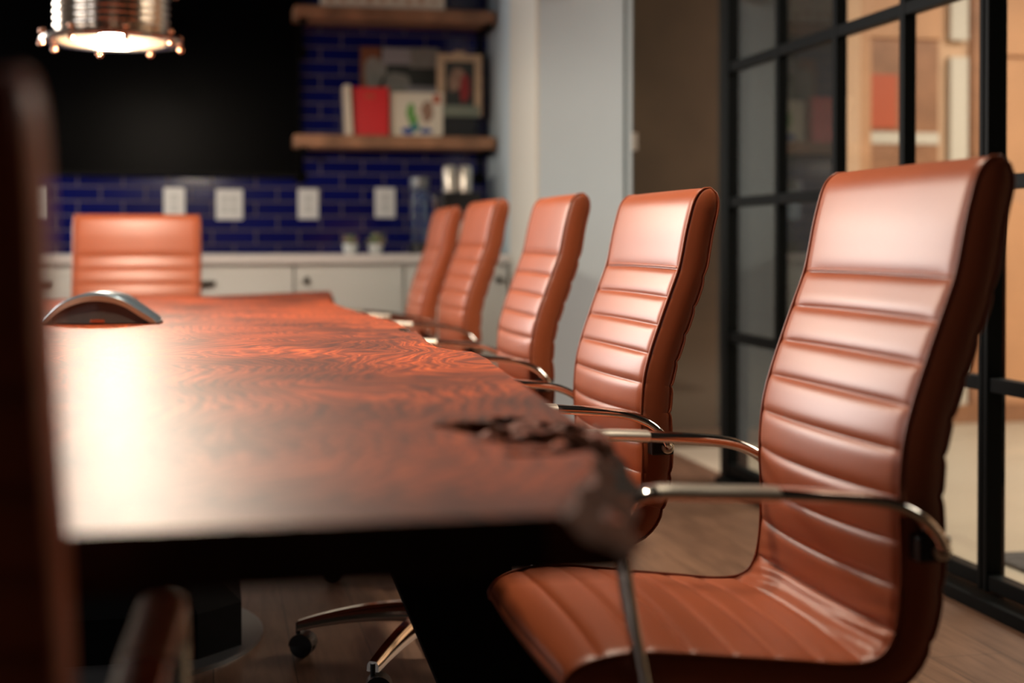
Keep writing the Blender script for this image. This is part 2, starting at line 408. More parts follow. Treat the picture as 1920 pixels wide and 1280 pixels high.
# frameless glass door standing at the end of the opening
gd = thing('door_1', '', ''); gd['kind'] = 'structure'; del gd['label']; del gd['category']
MB().box(1.835, 2.70, YP + .10, YP + .112, 0.02, 2.6).build('glass_leaf', M['glass'], gd)
MB().box(1.826, 1.838, YP - .002, YP + .114, 0.02, 2.6).build('glass_edge', M['green_glass'], gd)
MB().box(1.862, 1.905, YP + .13, YP + .17, 0.0, 2.8).build('jamb', M['steel_grey'], gd)
MB().box(1.845, 1.915, YP + .09, YP + .125, 1.38, 1.46).build('hinge', M['chrome_sleeve'], gd)

# ------------------------------------------------------------------ live-edge table
XL0 = -1.06
edgeR = [(1.06, .305), (1.10, .325), (1.2, .356), (1.30, .388), (1.40, .416), (1.488, .426), (1.58, .427), (1.685, .422), (1.80, .427), (1.933, .438), (2.216, .458), (2.45, .477),
         (2.60, .486), (2.68, .484), (2.72, .452), (2.80, .438), (2.962, .441), (3.15, .456), (3.30, .466), (3.43, .464), (3.66, .468), (4.015, .445),
         (4.25, .425), (4.481, .413), (4.8, .405), (5.0, .408), (5.25, .422), (5.55, .455), (5.8, .475), (6.12, .487)]
def lin(tab, y):
    for i in range(len(tab) - 1):
        if y <= tab[i + 1][0]:
            t = (y - tab[i][0]) / (tab[i + 1][0] - tab[i][0]); t = max(0, t); return tab[i][1] * (1 - t) + tab[i + 1][1] * t
    return tab[-1][1]
def yend(x):   # slanted far end of the slab
    return lin([(-1.3, 5.30), (-0.57, 5.45), (-0.03, 5.60), (0.2, 5.80), (0.49, 6.12)], x)
def xr(y): return lin(edgeR, y) + 0.004 * noise.noise((y * 9, 3, 0))
def xl(y): return XL0 + 0.05 * math.sin(y * 1.3 + 1) + 0.02 * math.sin(y * 3.7) + 0.006 * noise.noise((y * 9, 8, 0))
def nz(x, y, s, o=0): return noise.noise((x * s, y * s, o))
HOLES = [(.300, 1.628, .050, .016, .35), (.345, 1.655, .022, .014, -.2), (.365, 1.60, .03, .018, .1), (.315, 1.54, .03, .014, .6), (.33, 1.46, .045, .016, .3),
         (.375, 1.52, .035, .02, -.5), (.34, 1.50, .05, .02, .2), (.30, 1.58, .05, .02, .3), (.36, 1.40, .045, .02, .5), (.395, 1.48, .03, .02, .1), (.285, 1.60, .04, .016, .2), (.385, 1.44, .03, .02, .2), (.31, 1.385, .03, .012, .5), (.405, 1.56, .02, .03, 0)]
def top_z(x, y):
    d = 0.0
    # rough burl slope at the near right corner, outside a diagonal line
    xf = 0.262 + (y - 1.06) * 0.34 + 0.012 * nz(x, y, 16, 5)
    if y < 1.62:
        fade = 1 - sstep(1.40, 1.62, y)
        t = max(0, x - xf)
        d += fade * (0.35 * t + 0.022 * sstep(0.0, 0.03, t) * (0.6 + 0.45 * nz(x, y, 20, 2) + 0.15 * nz(x, y, 50, 4)))
    if 1.30 < y < 1.74 and x > 0.2:
        for hx, hy, a, b, rot in HOLES:
            dx, dy = x - hx, (y - hy)
            c, s_ = math.cos(rot), math.sin(rot)
            u = (dx * c + dy * s_) / a; v = (-dx * s_ + dy * c) / b
            r = u * u + v * v + 0.9 * nz(x, y, 38, 7)
            d += 0.034 * (1 - sstep(0.2, 1.1, r))
        m = sstep(.24, .30, x) * sstep(1.33, 1.42, y) * (1 - sstep(1.62, 1.70, y))
        d += m * 0.012 * max(0, nz(x, y, 34, 3) + 0.15)
    # black knot hollow on the edge by the fourth chair
    k = ((x - .452) / .016) ** 2 + ((y - 3.36) / .06) ** 2
    d += 0.02 * (1 - sstep(0.3, 1.2, k))
    return 0.75 - min(d, 0.043)
def slab():
    ysr = []
    y = 1.062
    while y < 6.12:
        ysr.append(y); y += 0.006 if y < 1.75 else (0.02 if y < 3 else 0.03)
    ysr.append(6.12)
    NL, NR = 26, 72
    rows = []
    for y in ysr:
        a, b = xl(y), xr(y); xm = 0.18; r = []
        xs = [a + (xm - a) * i / NL for i in range(NL)] + [xm + (b - xm) * i / NR for i in range(NR + 1)]
        for x in xs:
            yy = min(y, yend(x)); r.append((x, yy, top_z(x, y)))
        rows.append(r)
    mb = MB().grid(rows); nrow = len(rows); ncol = len(rows[0])
    # sides: an outline ring that runs round the slab, rolled down to the underside
    ring = [(0, k) for k in range(ncol)] + [(i, ncol - 1) for i in range(1, nrow)] + [(nrow - 1, k) for k in range(ncol - 2, -1, -1)] + [(i, 0) for i in range(nrow - 2, 0, -1)]
    prev = [i * ncol + k for i, k in ring]
    th = 0.046
    for step, (out, dz) in enumerate([(0.003, 0.25), (0.010, 0.5), (0.008, 0.75), (-0.006, 1.0)]):
        cur = []
        for j, (i, k) in enumerate(ring):
            x, y, z = rows[i][k]
            ox = 1 if k == ncol - 1 else (-1 if k == 0 else 0); oy = -1 if i == 0 else 0
            rough = 0.5 + 0.9 * noise.noise((x * 7, y * 14, step * 1.7))
            bx = 1.5 if (ox == 1 and y < 1.6) else 1.0
            o = out * (rough * bx if ox else 0.4)
            zb = 0.75 - th
            cur.append(len(mb.v)); mb.v.append((x + ox * o, y + oy * o * .5, z + (zb - z) * dz))
        n = len(ring)
        for j in range(n): mb.f.append((prev[j], prev[(j + 1) % n], cur[(j + 1) % n], cur[j]))
        prev = cur
    # underside grid from the last ring
    low = {ring[j]: prev[j] for j in range(len(ring))}
    ids = []
    for i in range(nrow):
        r = []
        for k in range(ncol):
            if (i, k) in low: r.append(low[(i, k)])
            else:
                x, y, z = rows[i][k]; r.append(len(mb.v)); mb.v.append((x, y, 0.75 - th))
        ids.append(r)
    for i in range(nrow - 1):
        for k in range(ncol - 1): mb.f.append((ids[i][k], ids[i + 1][k], ids[i + 1][k + 1], ids[i][k + 1]))
    return mb
table = thing('conference_table', 'long live-edge walnut slab conference table on black steel legs', 'table', (0, 0, 0))
tt = slab().build('tabletop', M['slab'], table, smooth=True, autos=True)
tt.data.materials.append(M['bark']); tt.data.materials.append(mat('slab_shade_knot', (0.018, 0.009, 0.005), rough=0.7, nscale=20, namt=0.4, spec=0.2))  # last material: shade painted dark on near end and hollows, also black knot
for p in tt.data.polygons:
    c = p.center
    if p.normal.y < -0.6 and c.y < 1.08 and c.x < .25: p.material_index = 2  # unlit near end, its shade put into the colour
    elif p.normal.z < 0.75 and (c.x > 0.2 or c.x < -0.95) and c.z < 0.749: p.material_index = 1
    elif c.x > .2 and c.y > 1.3 and c.z < (.731 if c.y < 2 else .745) and p.normal.z > .2: p.material_index = 2  # deep burl hollows get recess shade as dark colour; knot is black
    elif c.z < 0.7425 and c.x > 0.2 and noise.noise((c.x * 30, c.y * 30, 1)) > -0.25: p.material_index = 1
def prism(mb, poly, y0, y1):
    n = len(poly)
    return mb.add([(x, y0, z) for x, z in poly] + [(x, y1, z) for x, z in poly],
                  [tuple(range(n))[::-1], tuple(range(n, 2 * n))] + [(i, (i + 1) % n, n + (i + 1) % n, n + i) for i in range(n)])
ZU = 0.704
prism(MB(), [(.17, ZU), (.39, ZU), (.64, 0), (.46, 0)], 2.36, 2.50).build('leg', M['black_steel'], table)
prism(MB(), [(-.77, ZU), (-.99, ZU), (-1.24, 0), (-1.06, 0)], 2.36, 2.50).build('leg', M['black_steel'], table)
MB().box(-1.0, .38, 2.38, 2.48, ZU - .03, ZU).build('crossbar', M['black_steel'], table)
# central pedestal: octagonal foot, chamfered up into a column, on a round floor plate
def octa(cx, cy, a, b, ch, z): return [(cx - a + ch, cy - b, z), (cx + a - ch, cy - b, z), (cx + a, cy - b + ch, z), (cx + a, cy + b - ch, z), (cx + a - ch, cy + b, z), (cx - a + ch, cy + b, z), (cx - a, cy + b - ch, z), (cx - a, cy - b + ch, z)]
pd = MB(); rg = [octa(-.30, 3.55, .365, .26, .10, .012), octa(-.30, 3.55, .365, .26, .10, .115), octa(-.30, 3.55, .26, .16, .05, .22), octa(-.30, 3.55, .22, .12, .03, ZU)]
pv = [p for r in rg for p in r]; pf = [tuple(range(8))[::-1], tuple(range(24, 32))]
for i in range(3):
    for k in range(8): pf.append((i * 8 + k, i * 8 + (k + 1) % 8, (i + 1) * 8 + (k + 1) % 8, (i + 1) * 8 + k))
pd.add(pv, pf).build('pedestal', M['black_steel'], table)
MB().lathe([(.42, 0), (.42, .010), (.41, .013)], (-.30, 3.55, 0), 64).build('floor_plate', M['steel_grey'], table, smooth=True, autos=True)

# ------------------------------------------------------------------ ribbed leather chairs (local forward = -X)
FP = [(-.262, .376), (-.255, .398), (-.238, .414), (-.20, .425), (-.14, .427), (-.04, .416), (.06, .404), (.125, .396), (.168, .399), (.192, .420), (.203, .465), (.206, .538),
      (.203, .609), (.208, .680), (.221, .735), (.243, .799), (.264, .856), (.284, .912), (.299, .985), (.315, 1.045), (.326, 1.078)]
NS = 300
FPT, FLEN = spline([(x, 0, z) for x, z in FP], NS)
def s_at(zq):
    for i in range(NS - 1, 0, -1):
        if FPT[i].z <= zq: return FLEN * i / (NS - 1)
    return 0
S0 = s_at(.906)
SEAMS = [S0 - .0605 * k for k in range(18) if S0 - .0605 * k > 0.02]
SEAMS = sorted(SEAMS)
S_SPLIT = min(SEAMS, key=lambda s: abs(s - s_at(.425)))
HW = .246
def rib(s):
    """0 at a seam, 1 in the middle of a rib"""
    for a, b in zip(SEAMS[:-1], SEAMS[1:]):
        if a <= s <= b:
            t = (s - a) / (b - a); return max(0, 1 - abs(2 * t - 1) ** 5)
    if s < SEAMS[0]: return min(1, 0.7)
    t = (s - SEAMS[-1]) / .03
    return 1 - max(0, 1 - t) ** 2.6
def frame_at(s):
    f = s / FLEN * (NS - 1); i = int(min(max(f, 0), NS - 2)); p = FPT[i].lerp(FPT[i + 1], f - i)
    a, b = FPT[max(i - 4, 0)], FPT[min(i + 5, NS - 1)]; t = (b - a).normalized()
    n = Vector((t.z, 0, -t.x))     # to the rear / underside
    return p, t, n
def thick(s):
    z = frame_at(s)[0].z
    base = .048 + .014 * sstep(.40, .60, s) - .007 * sstep(.85, 1.15, s)
    return base
def shell(s0, s1, bottom):
    mb = MB(); rows = []
    ss = []; s = s0
    while s < s1 - 1e-6:
        ss.append(s)
        d = min(abs(s - q) for q in SEAMS)
        s += 0.0018 if d < .006 else 0.0045
    ss.append(s1)
    edge_f = []; edge_r = []
    NC = 17; NSD = 5
    for s in ss:
        p, t, n = frame_at(s); T = thick(s)
        # rounded ends
        q = 1.0; 
        dtop = FLEN - s
        if dtop < .052: q = max(0, 1 - ((.052 - dtop) / .052) ** 2.3) ** .5
        if s < .02: q = math.sqrt(max(0.0, 1 - ((.02 - s) / .02) ** 2))
        mid = p + n * T / 2; h = T / 2 * q
        rb = rib(s)
        # crown of the cushion: strong on lumbar and seat, weaker to the top
        hb = s / FLEN
        crown = .010 + .018 * math.exp(-((s - s_at(.58)) / .16) ** 2) + .008 * math.exp(-((s - .2) / .2) ** 2)
        crown *= q
        row = []
        hw = HW - .006 * (1 - q)
        for k in range(NC):                                     # front panel
            v = -1 + 2 * k / (NC - 1); v = math.copysign(abs(v) ** .8, v)
            e = 1 - abs(v) ** 3.0
            off = crown * (1 - v * v) ** .8 + (.0062 * (rb - 1)) * min(1, e * 2.2 + .25) * q
            # wrinkles where seat turns into back
            wr = math.exp(-((s - s_at(.41)) / .05) ** 2) * (abs(v) ** 2)
            off += .004 * wr * math.sin(s * 260 + v * 9) * (1 - abs(v) ** 8)
            row.append(mid - n * (h + off) + Vector((0, v * hw, 0)))
        edge_f.append((mid - n * h, n, hw))
        for k in range(1, NSD + 1):                             # side +Y
            u = k / (NSD + 1)
            row.append(mid - n * (h * (1 - 2 * u)) + Vector((0, hw + .007 * math.sin(PI * u) * q, 0)))
        for k in range(NC):                                     # rear panel
            v = 1 - 2 * k / (NC - 1)
            e = 1 - abs(v) ** 3.0
            off = .004 * (1 - v * v) + .0085 * (rb - 1) * min(1, e * 1.6 + .6) * q
            row.append(mid + n * (h + off) + Vector((0, v * hw, 0)))
        edge_r.append((mid + n * (h + .0085 * (rb - 1) * .6 * q), n, hw))
        for k in range(1, NSD + 1):                             # side -Y
            u = k / (NSD + 1)
            row.append(mid + n * (h * (1 - 2 * u)) - Vector((0, hw + .007 * math.sin(PI * u) * q, 0)))
        rows.append(row)
    n = len(rows[0])
    for r in rows: mb.v += [tuple(v) for v in r]
    for i in range(len(rows) - 1):
        for k in range(n): mb.f.append((i * n + k, i * n + (k + 1) % n, (i + 1) * n + (k + 1) % n, (i + 1) * n + k))
    mb.f.append(tuple(range(n))); mb.f.append(tuple((len(rows) - 1) * n + k for k in range(n)))
    return mb, edge_f, edge_r
def edge_piping(ef, er, sgn):
    """piping that follows the front edge, over the rounded end and down the rear edge"""
    a = [p - n * .001 + Vector((0, sgn * (hw + .0005), 0)) for p, n, hw in ef]
    b = [p + n * .001 + Vector((0, sgn * (hw + .0005), 0)) for p, n, hw in er]
    return a, b

def make_chair(label, group):
    t = thing('conference_chair', label, 'chair', (0, 0, 0), 0, group)
    seat_mb, sf, sr = shell(0.0, S_SPLIT, True)
    back_mb, bf, br = shell(S_SPLIT, FLEN, False)
    seat = seat_mb.build('seat', M['leather'], t, smooth=True)
    back = back_mb.build('backrest', M['leather'], t, smooth=True)
    for sg in (1, -1):
        a, b = edge_piping(bf, br, sg); pts = a[::2] + b[::-1][::2]
        MB().tube(pts, .0024, 8, side=(0, 1, 0)).build('piping', M['piping'], back, smooth=True)
        a, b = edge_piping(sf, sr, sg); pts = b[::-1][::2] + a[::2]
        MB().tube(pts, .0024, 8, side=(0, 1, 0)).build('piping', M['piping'], seat, smooth=True)
    # double-stitched head seam: a thin raised cord under the headrest panel
    p, tt_, n_ = frame_at(SEAMS[-1] + .004)
    cr = .010 + .018 * math.exp(-((SEAMS[-1] - s_at(.58)) / .16) ** 2)
    hp = [p - n_ * (cr * (1 - v * v) ** .8 - .0035) + Vector((0, v * (HW - .002), 0)) for v in [(-1 + 2 * k / 24) for k in range(25)]]
    MB().tube(hp, .0028, 8, side=(0, 0, 1)).build('head_seam', M['leather'], back, smooth=True)
    # arms
    for sg in (1, -1):
        y = sg * (HW + .030)
        prof, _ = spline([(.247, y, .548), (.238, y, .568), (.215, y, .592), (.185, y, .608), (.150, y, .618), (.09, y, .625), (.0, y, .632), (-.08, y, .636), (-.145, y, .639),
                          (-.178, y, .630), (-.191, y, .603), (-.190, y, .57), (-.180, y, .50), (-.165, y, .42), (-.150, y, .352), (-.135, y - sg * .02, .330), (-.11, y - sg * .09, .326), (-.08, y - sg * .20, .326)], 90)
        arm = MB().tube(prof, .0095, 14, rx=.021, side=(0, 1, 0)).build('armrest', M['chrome'], t, smooth=True)
        sl = [p for p in prof if -.150 < p.x < .02 and p.z > .6]
        MB().tube(sl, .0103, 14, rx=.0218, side=(0, 1, 0)).build('arm_sleeve', M['chrome_sleeve'], arm, smooth=True, autos=True)
        # bolt and black bracket on the back's side
        bo = MB(); bo.lathe([(.0125, 0), (.0125, .006), (.010, .008), (.0065, .008), (.0065, .005), (.003, .004)], (.247, y, .548), 20, ax='y')
        if sg < 0:
            bo.v = [(a, 2 * y - b, c) for a, b, c in bo.v]
        bo.build('bolt', M['chrome_sleeve'], arm, smooth=True, autos=True)
        MB().box(.215, .262, min(sg * HW, y), max(sg * HW, y), .532, .566, .004).build('bracket', M['black_plastic'], t)
    # mechanism, column, five-star base
    MB().box(-.11, .11, -.10, .10, .316, .342, .006).box(-.07, .07, -.045, .045, .285, .318, .01).build('tilt_mechanism', M['black_steel'], t)
    MB().tube([(.02, -.1, .31), (.02, -.2, .308), (.02, -.235, .306)], .006, 8).build('lever', M['black_plastic'], t)
    MB().lathe([(.014, .285), (.014, .20), (.024, .20), (.026, .125)], (0, 0, 0), 20).build('gas_column', M['black_plastic'], t, smooth=True, autos=True)
    MB().lathe([(.036, .135), (.042, .125), (.042, .085), (.034, .078)], (0, 0, 0), 28).build('hub', M['chrome'], t, smooth=True, autos=True)
    R = .325
    for k in range(5):
        a = math.radians(163 + 72 * k); c, s = math.cos(a), math.sin(a)
        rows = []
        for i in range(13):
            u = i / 12; r = .03 + (R - .03) * u
            z1 = .134 - .052 * u ** 1.9; w = .024 - .010 * u; hh = .046 - .024 * u
            z0 = z1 - hh
            sec = [(-w, z0), (-w * .96, z1 - hh * .35), (-w * .55, z1), (w * .55, z1), (w * .96, z1 - hh * .35), (w, z0)]
            rows.append([(r * c - q * s, r * s + q * c, z) for q, z in sec])
        lm = MB(); nn = 6
        for r_ in rows: lm.v += r_
        for i in range(12):
            for q in range(nn): lm.f.append((i * nn + q, i * nn + (q + 1) % nn, (i + 1) * nn + (q + 1) % nn, (i + 1) * nn + q))
        lm.f.append(tuple(range(nn))); lm.f.append(tuple(12 * nn + q for q in range(nn)))
        lg = lm.build('leg', M['chrome'], t, smooth=True, autos=True)
        cm = MB()
        tx, ty = R * c, R * s
        cm.tube([(tx, ty, .078), (tx, ty, .040)], .0055, 10)
        off = 1.15 - PI / 2 + .25 * k; ox, oy = math.cos(off) * .012, math.sin(off) * .012
        ax = Vector((math.cos(off + PI / 2), math.sin(off + PI / 2), 0)); cc = Vector((tx + ox, ty + oy, .027))
        for sd in (-1, 1):
            q0 = cc + ax * (sd * .006); q1 = cc + ax * (sd * .021); w_ = []
            pts = [q0, q0 + ax * (sd * .001), cc + ax * (sd * .019), q1]; rad = [.022, .0268, .0268, .021]
            n = 20; ring = []
            e1 = Vector((0, 0, 1)); e2 = ax.cross(e1)
            vs = []
            for pt, rr in zip(pts, rad): vs += [pt + e1 * (rr * math.cos(2 * PI * j / n)) + e2 * (rr * math.sin(2 * PI * j / n)) for j in range(n)]
            fs = [tuple(range(n)), tuple(3 * n + j for j in range(n))]
            for i in range(3):
                for j in range(n): fs.append((i * n + j, i * n + (j + 1) % n, (i + 1) * n + (j + 1) % n, (i + 1) * n + j))
            cm.add(vs, fs)
        # hood over the twin wheels
        e1 = Vector((0, 0, 1)); e2 = ax.cross(e1); vs = []
        for off_ in (-.0215, .0215):
            for j in range(11):
                an = PI * (j / 10) - PI / 2
                vs.append(cc + ax * off_ + e1 * (.0285 * math.cos(an)) + e2 * (.0285 * math.sin(an)))
        fs = [(j, j + 1, 11 + j + 1, 11 + j) for j in range(10)] + [tuple(range(11)), tuple(range(11, 22))]
        cm.add(vs, fs)
        cm.build('caster', M['black_plastic'], lg, smooth=True, autos=True)
    return t

UPPER = ('seat', 'backrest', 'armrest', 'bracket', 'tilt_mechanism', 'lever')
def dup(src):
    c = src.copy(); COL.objects.link(c)
    for ch in list(src.children):
        d = ch.copy(); COL.objects.link(d); d.parent = c
        for g in list(ch.children):
            e = g.copy(); COL.objects.link(e); e.parent = d
    return c
GRP = 'leather conference chairs around the table'
proto = make_chair('x', GRP)
def place(o, x, y, rz, label, dz=0.0, base=None, brot=0.0):
    o.location = (x, y, 0); o.rotation_euler = (0, 0, rz); o['label'] = label
    for ch in o.children:
        nm = ch.name.split('.')[0]
        if nm in UPPER: ch.location.z = dz
        elif nm == 'gas_column': ch.scale.z = 1 + dz / .285
        if nm in ('gas_column', 'hub', 'leg', 'tilt_mechanism', 'lever'):
            if base: ch.location.x, ch.location.y = base
            if nm in ('leg', 'hub'): ch.rotation_euler.z = brot
R90 = math.radians(90)
copies = [dup(proto) for _ in range(6)]
place(proto, .69, 1.985, 0, 'tan leather chair nearest on the right, its whole ribbed back and seat showing', .006)
place(copies[0], .637, 2.99, math.radians(1.5), 'tan leather chair second nearest along the right side of the table', 0.0, (-.125, .245), 0)
place(copies[1], .645, 4.01, math.radians(-1), 'tan leather chair in the middle of the right row, before the grey wall', .022, None, math.radians(12))
place(copies[2], .655, 5.17, math.radians(1), 'tan leather chair fourth from the camera, overlapping the farthest one', .042, None, math.radians(35))
place(copies[3], .60, 5.77, math.radians(-2), 'tan leather chair farthest along the right side, half hidden by its neighbour', .03, None, math.radians(50))
place(copies[4], -.296, 5.62, R90, 'tan leather chair at the far head of the table, facing the camera', 0.0, None, math.radians(20))
place(copies[5], -.329, 1.215, -R90 - math.radians(3.0), 'dark blurred chair seen from behind at the near head of the table', -.012, None, math.radians(10))

# ------------------------------------------------------------------ conference phone on the table
ph = thing('conference_phone', 'arched grey conference phone standing on the wooden table', 'phone', (-.275, 3.79, 0.75), math.radians(-6))
rows = []; rows2 = []
ARC = [(-.145, .012), (-.135, .022), (-.10, .052), (-.06, .071), (-.02, .080), (.02, .079), (.06, .068), (.10, .042), (.135, .018), (.142, .006)]
AP, _ = spline([(x, 0, z) for x, z in ARC], 40)
for p in AP:
    t = p.x / .145; w = .085 - .035 * abs(t) ** 1.5
    rows.append([(p.x, -w, p.z - .006), (p.x, -w + .006, p.z), (p.x, 0, p.z + .002), (p.x, w - .006, p.z), (p.x, w, p.z - .006)])
MB().grid(rows).build('keypad_shell', M['phone_top'], ph, smooth=True)
mb = MB()
for p in AP: 
    t = p.x / .145; w = .085 - .035 * abs(t) ** 1.5
    rows2.append([(p.x, -w, p.z - .006), (p.x, -w, max(.003, p.z - .020)), (p.x, w, max(.003, p.z - .020)), (p.x, w, p.z - .006)])
mb.grid(rows2).build('trim_band', M['phone_trim'], ph, smooth=True, autos=True)
mb = MB(); rr = []
for p in AP[4:-4]:
    w = .062 - .02 * abs(p.x / .145)
    rr.append([(p.x, -w, .003), (p.x, -w, max(.005, p.z - .018)), (p.x, w, max(.005, p.z - .018)), (p.x, w, .003), (p.x, -w, .003)])
mb.grid(rr).build('speaker_body', M['phone_body'], ph, smooth=True, autos=True)
MB().box(-.02, .015, -.066, -.055, .006, .014, .001).build('badge', M['copper'], ph)
for x in (-.135, .128): MB().box(x - .02, x + .02, -.05, .03, 0, .006, .002).build('foot', M['rubber'], ph)

# ------------------------------------------------------------------ counter, cabinets
YF = 6.78
MB()
ct = tag(MB().box(-2.4, XP - .014, YF - .02, YW, .855, .900, .004).build('countertop', M['quartz']), 'long white stone countertop along the blue tiled wall', 'countertop')
def cabinet(x0, x1, kind, label):
    t = thing('base_cabinet', label, 'cabinet', ((x0 + x1) / 2, YF + .28, 0), 0, 'white base cabinets under the counter')
    a, b = -(x1 - x0) / 2, (x1 - x0) / 2; f = -.26
    MB().box(a, b, f + .02, .33, .10, .854).box(a + .02, b - .02, f + .08, .3, 0, .10).build('carcass', M['cabinet'], t)
    def front(nm, z0, z1, x0_, x1_):
        o = MB(); o.box(x0_ + .004, x1_ - .004, f, f + .02, z0, z1, .002)
        n = max(2, int((x1_ - x0_) / .075)); w = (x1_ - x0_ - .10) / n
        for i in range(n): o.box(x0_ + .05 + i * w + .002, x0_ + .05 + (i + 1) * w - .002, f - .004, f + .002, z0 + .045, z1 - .045, .0015)
        for xx in (x0_ + .004, x1_ - .046): o.box(xx, xx + .042, f - .007, f + .002, z0, z1, .001)
        for zz in (z0, z1 - .04): o.box(x0_ + .004, x1_ - .004, f - .006, f + .002, zz, zz + .04, .001)
        return o.build(nm, M['cabinet'], t)
    if kind == 'drawers':
        for z0, z1 in ((.62, .845), (.37, .61), (.11, .36)):
            d = front('drawer', z0, z1, a, b)
            zc = z1 - .075; cup = MB(); rw = []
            for i in range(9):
                u = i / 8; an = PI * u; rw.append([(-.05 * math.cos(an), f - .006, zc + .0), (-.05 * math.cos(an), f - .006 - .022 * math.sin(an) ** .5, zc - .004), (-.047 * math.cos(an), f - .006 - .018 * math.sin(an) ** .5, zc - .016 - .006 * math.sin(an)), (-.05 * math.cos(an), f - .006, zc - .020 * math.sin(an))])
            cup.grid(rw).box(-.05, .05, f - .010, f - .005, zc - .004, zc + .006, .001); cup.build('cup_pull', M['dark_bronze'], d, smooth=True, autos=True)
    else:
        m_ = 0
        for x0_, x1_, kx in ((a, m_, a + .05), (m_, b, b - .05)) if kind == 'doors' else ((a, b, a + .055),):
            d = front('door', .11, .845, x0_, x1_)
            kb = MB().lathe([(.006, 0), (.006, -.014), (.015, -.018), (.016, -.026), (.008, -.031)], (kx, f - .006, .775), 16, ax='y')
            kb.build('knob', M['dark_bronze'], d, smooth=True, autos=True)
cabinet(-2.4, -1.75, 'doors', 'white panelled cabinet at the far left end of the counter')
cabinet(-1.745, -1.10, 'doors', 'white panelled cabinet second from the left end of the counter')
cabinet(-1.095, -.45, 'drawers', 'white drawer cabinet behind the left edge of the head chair')
cabinet(-.445, .376, 'drawers', 'white drawer cabinet with dark cup pull, right of the head chair')
cabinet(.381, .90, 'single', 'white cabinet with one dark knob behind the table tip')
cabinet(.905, XP - .016, 'doors', 'white cabinet behind the far chairs of the right row')

# ------------------------------------------------------------------ television
tv = thing('television', 'large black wall-mounted television above the blue tiles', 'television', (-.45, YW - .05, 1.27))
tvx0, tvx1, tvh = -.845, .845, .96
MB().box(tvx0, tvx1, -.03, .03, 0, tvh, .005).build('casing', M['tv_body'], tv)
MB().box(tvx0 + .012, tvx1 - .012, -.034, -.0305, .018, tvh - .012).build('screen', M['tv_screen'], tv)
MB().box(-.2, .2, .031, .05, .3, .6).build('wall_bracket', M['tv_body'], tv)

# ------------------------------------------------------------------ wall outlets
def outlet(x, z, w, label, n):
    t = thing('outlet_plate', label, 'outlet', (x, YW, z), 0, 'white outlets on the tiles')
    MB().box(-w / 2, w / 2, -.010, -.001, -.078, .078, .004).build('plate', M['plate'], t)
    for k in range(n):
        cx = (k - (n - 1) / 2) * .046
        for zz in (-.026, .026):
            MB().box(cx - .016, cx + .016, -.0125, -.010, zz - .018, zz + .018, .002).build('socket', M['ceramic'], t)

# ------------------------------------------------------------------ shelves
def shelf(z, label):
    t = thing('wall_shelf', label, 'shelf', (.82, YW, z), 0, 'rustic shelves on black pipes')
    x0, x1 = -.42, .595
    rw = []
    bd = MB().box(x0, x1, -.29, -.012, -.062, 0, .006)
    bm_v = []
    for v in bd.v: bm_v.append((v[0] + .004 * noise.noise((v[0] * 9, v[1] * 9, z)), v[1], v[2]))
    bd.v = bm_v; bd.build('board', M['shelf_wood'], t)
    for x in (x0 + .045, x1 - .035):
        MB().tube([(x, -.01, -.075), (x, -.27, -.075)], .013, 12).tube([(x, -.02, -.075), (x, -.022, -.20)], .013, 12).lathe([(.034, 0), (.034, -.008)], (x, -.002, -.20), 20, ax='y').lathe([(.02, -.27), (.02, -.285)], (x, 0, -.075), 16, ax='y').build('pipe_bracket', M['black_steel'], t, smooth=True, autos=True)
    return t
shelf(1.492, 'lower rustic wooden shelf holding the red book')
shelf(2.130, 'upper rustic wooden shelf at the top of the picture')
# TV position
tv.location = (-.409, YW - .055, 1.288)
for x, z, w, l, n in [(-.187, 1.156, .105, 'white outlet plate right behind the top of the far head chair', 1), (.086, 1.149, .135, 'wide white double outlet plate right of the head chair', 2),
                      (.485, 1.154, .105, 'white outlet plate below the right edge of the television', 1), (.882, 1.162, .105, 'white outlet plate nearest the coffee machine', 1),
                      (-.868, 1.152, .105, 'white outlet plate at the left end of the blue tiles', 1)]:
    outlet(x, z, w, l, n)

# ------------------------------------------------------------------ things on the shelves
SZ = 1.492; UZ = 2.130; YS = YW - .20
b = thing('book', 'red hardcover book standing on the lower shelf', 'book', (.788, YS - .03, SZ + .001), math.radians(-4))
MB().box(-.100, .085, -.018, -.013, 0, .243, .001).box(-.100, .085, .013, .018, 0, .243, .001).box(-.100, -.094, -.018, .018, 0, .243, .001).build('cover', M['red_book'], b)
MB().box(-.094, .080, -.012, .012, .004, .239).build('pages', M['paper'], b)
MB().box(-.035, .015, -.0186, -.018, .19, .205).build('title_band', M['orange_art'], b)
b = thing('booklet', 'pale booklet seen end-on leaning left of the red book', 'book', (.668, YS - .02, SZ + .001), math.radians(0))
MB().add([(-.012, -.05, 0), (.022, -.05, 0), (.022, .09, 0), (-.012, .09, 0), (-.020, -.05, .25), (.010, -.05, .25), (.010, .09, .25), (-.020, .09, .25)],
         [(3, 2, 1, 0), (4, 5, 6, 7), (0, 1, 5, 4), (1, 2, 6, 5), (2, 3, 7, 6), (3, 0, 4, 7)]).build('pages', M['paper'], b)
MB().add([(.023, -.051, 0), (.027, -.051, 0), (.027, .09, 0), (.023, .09, 0), (.011, -.051, .251), (.015, -.051, .251), (.015, .09, .251), (.011, .09, .251)],
         [(3, 2, 1, 0), (4, 5, 6, 7), (0, 1, 5, 4), (1, 2, 6, 5), (2, 3, 7, 6), (3, 0, 4, 7)]).build('cover', M['copper'], b)
c = thing('illustrated_card', 'cream illustrated card with a green and blue figure, beside the red book', 'card', (1.02, YS - .01, SZ + .001))
MB().box(-.135, .135, 0, .012, 0, .226, .001).build('board', M['cream'], c)
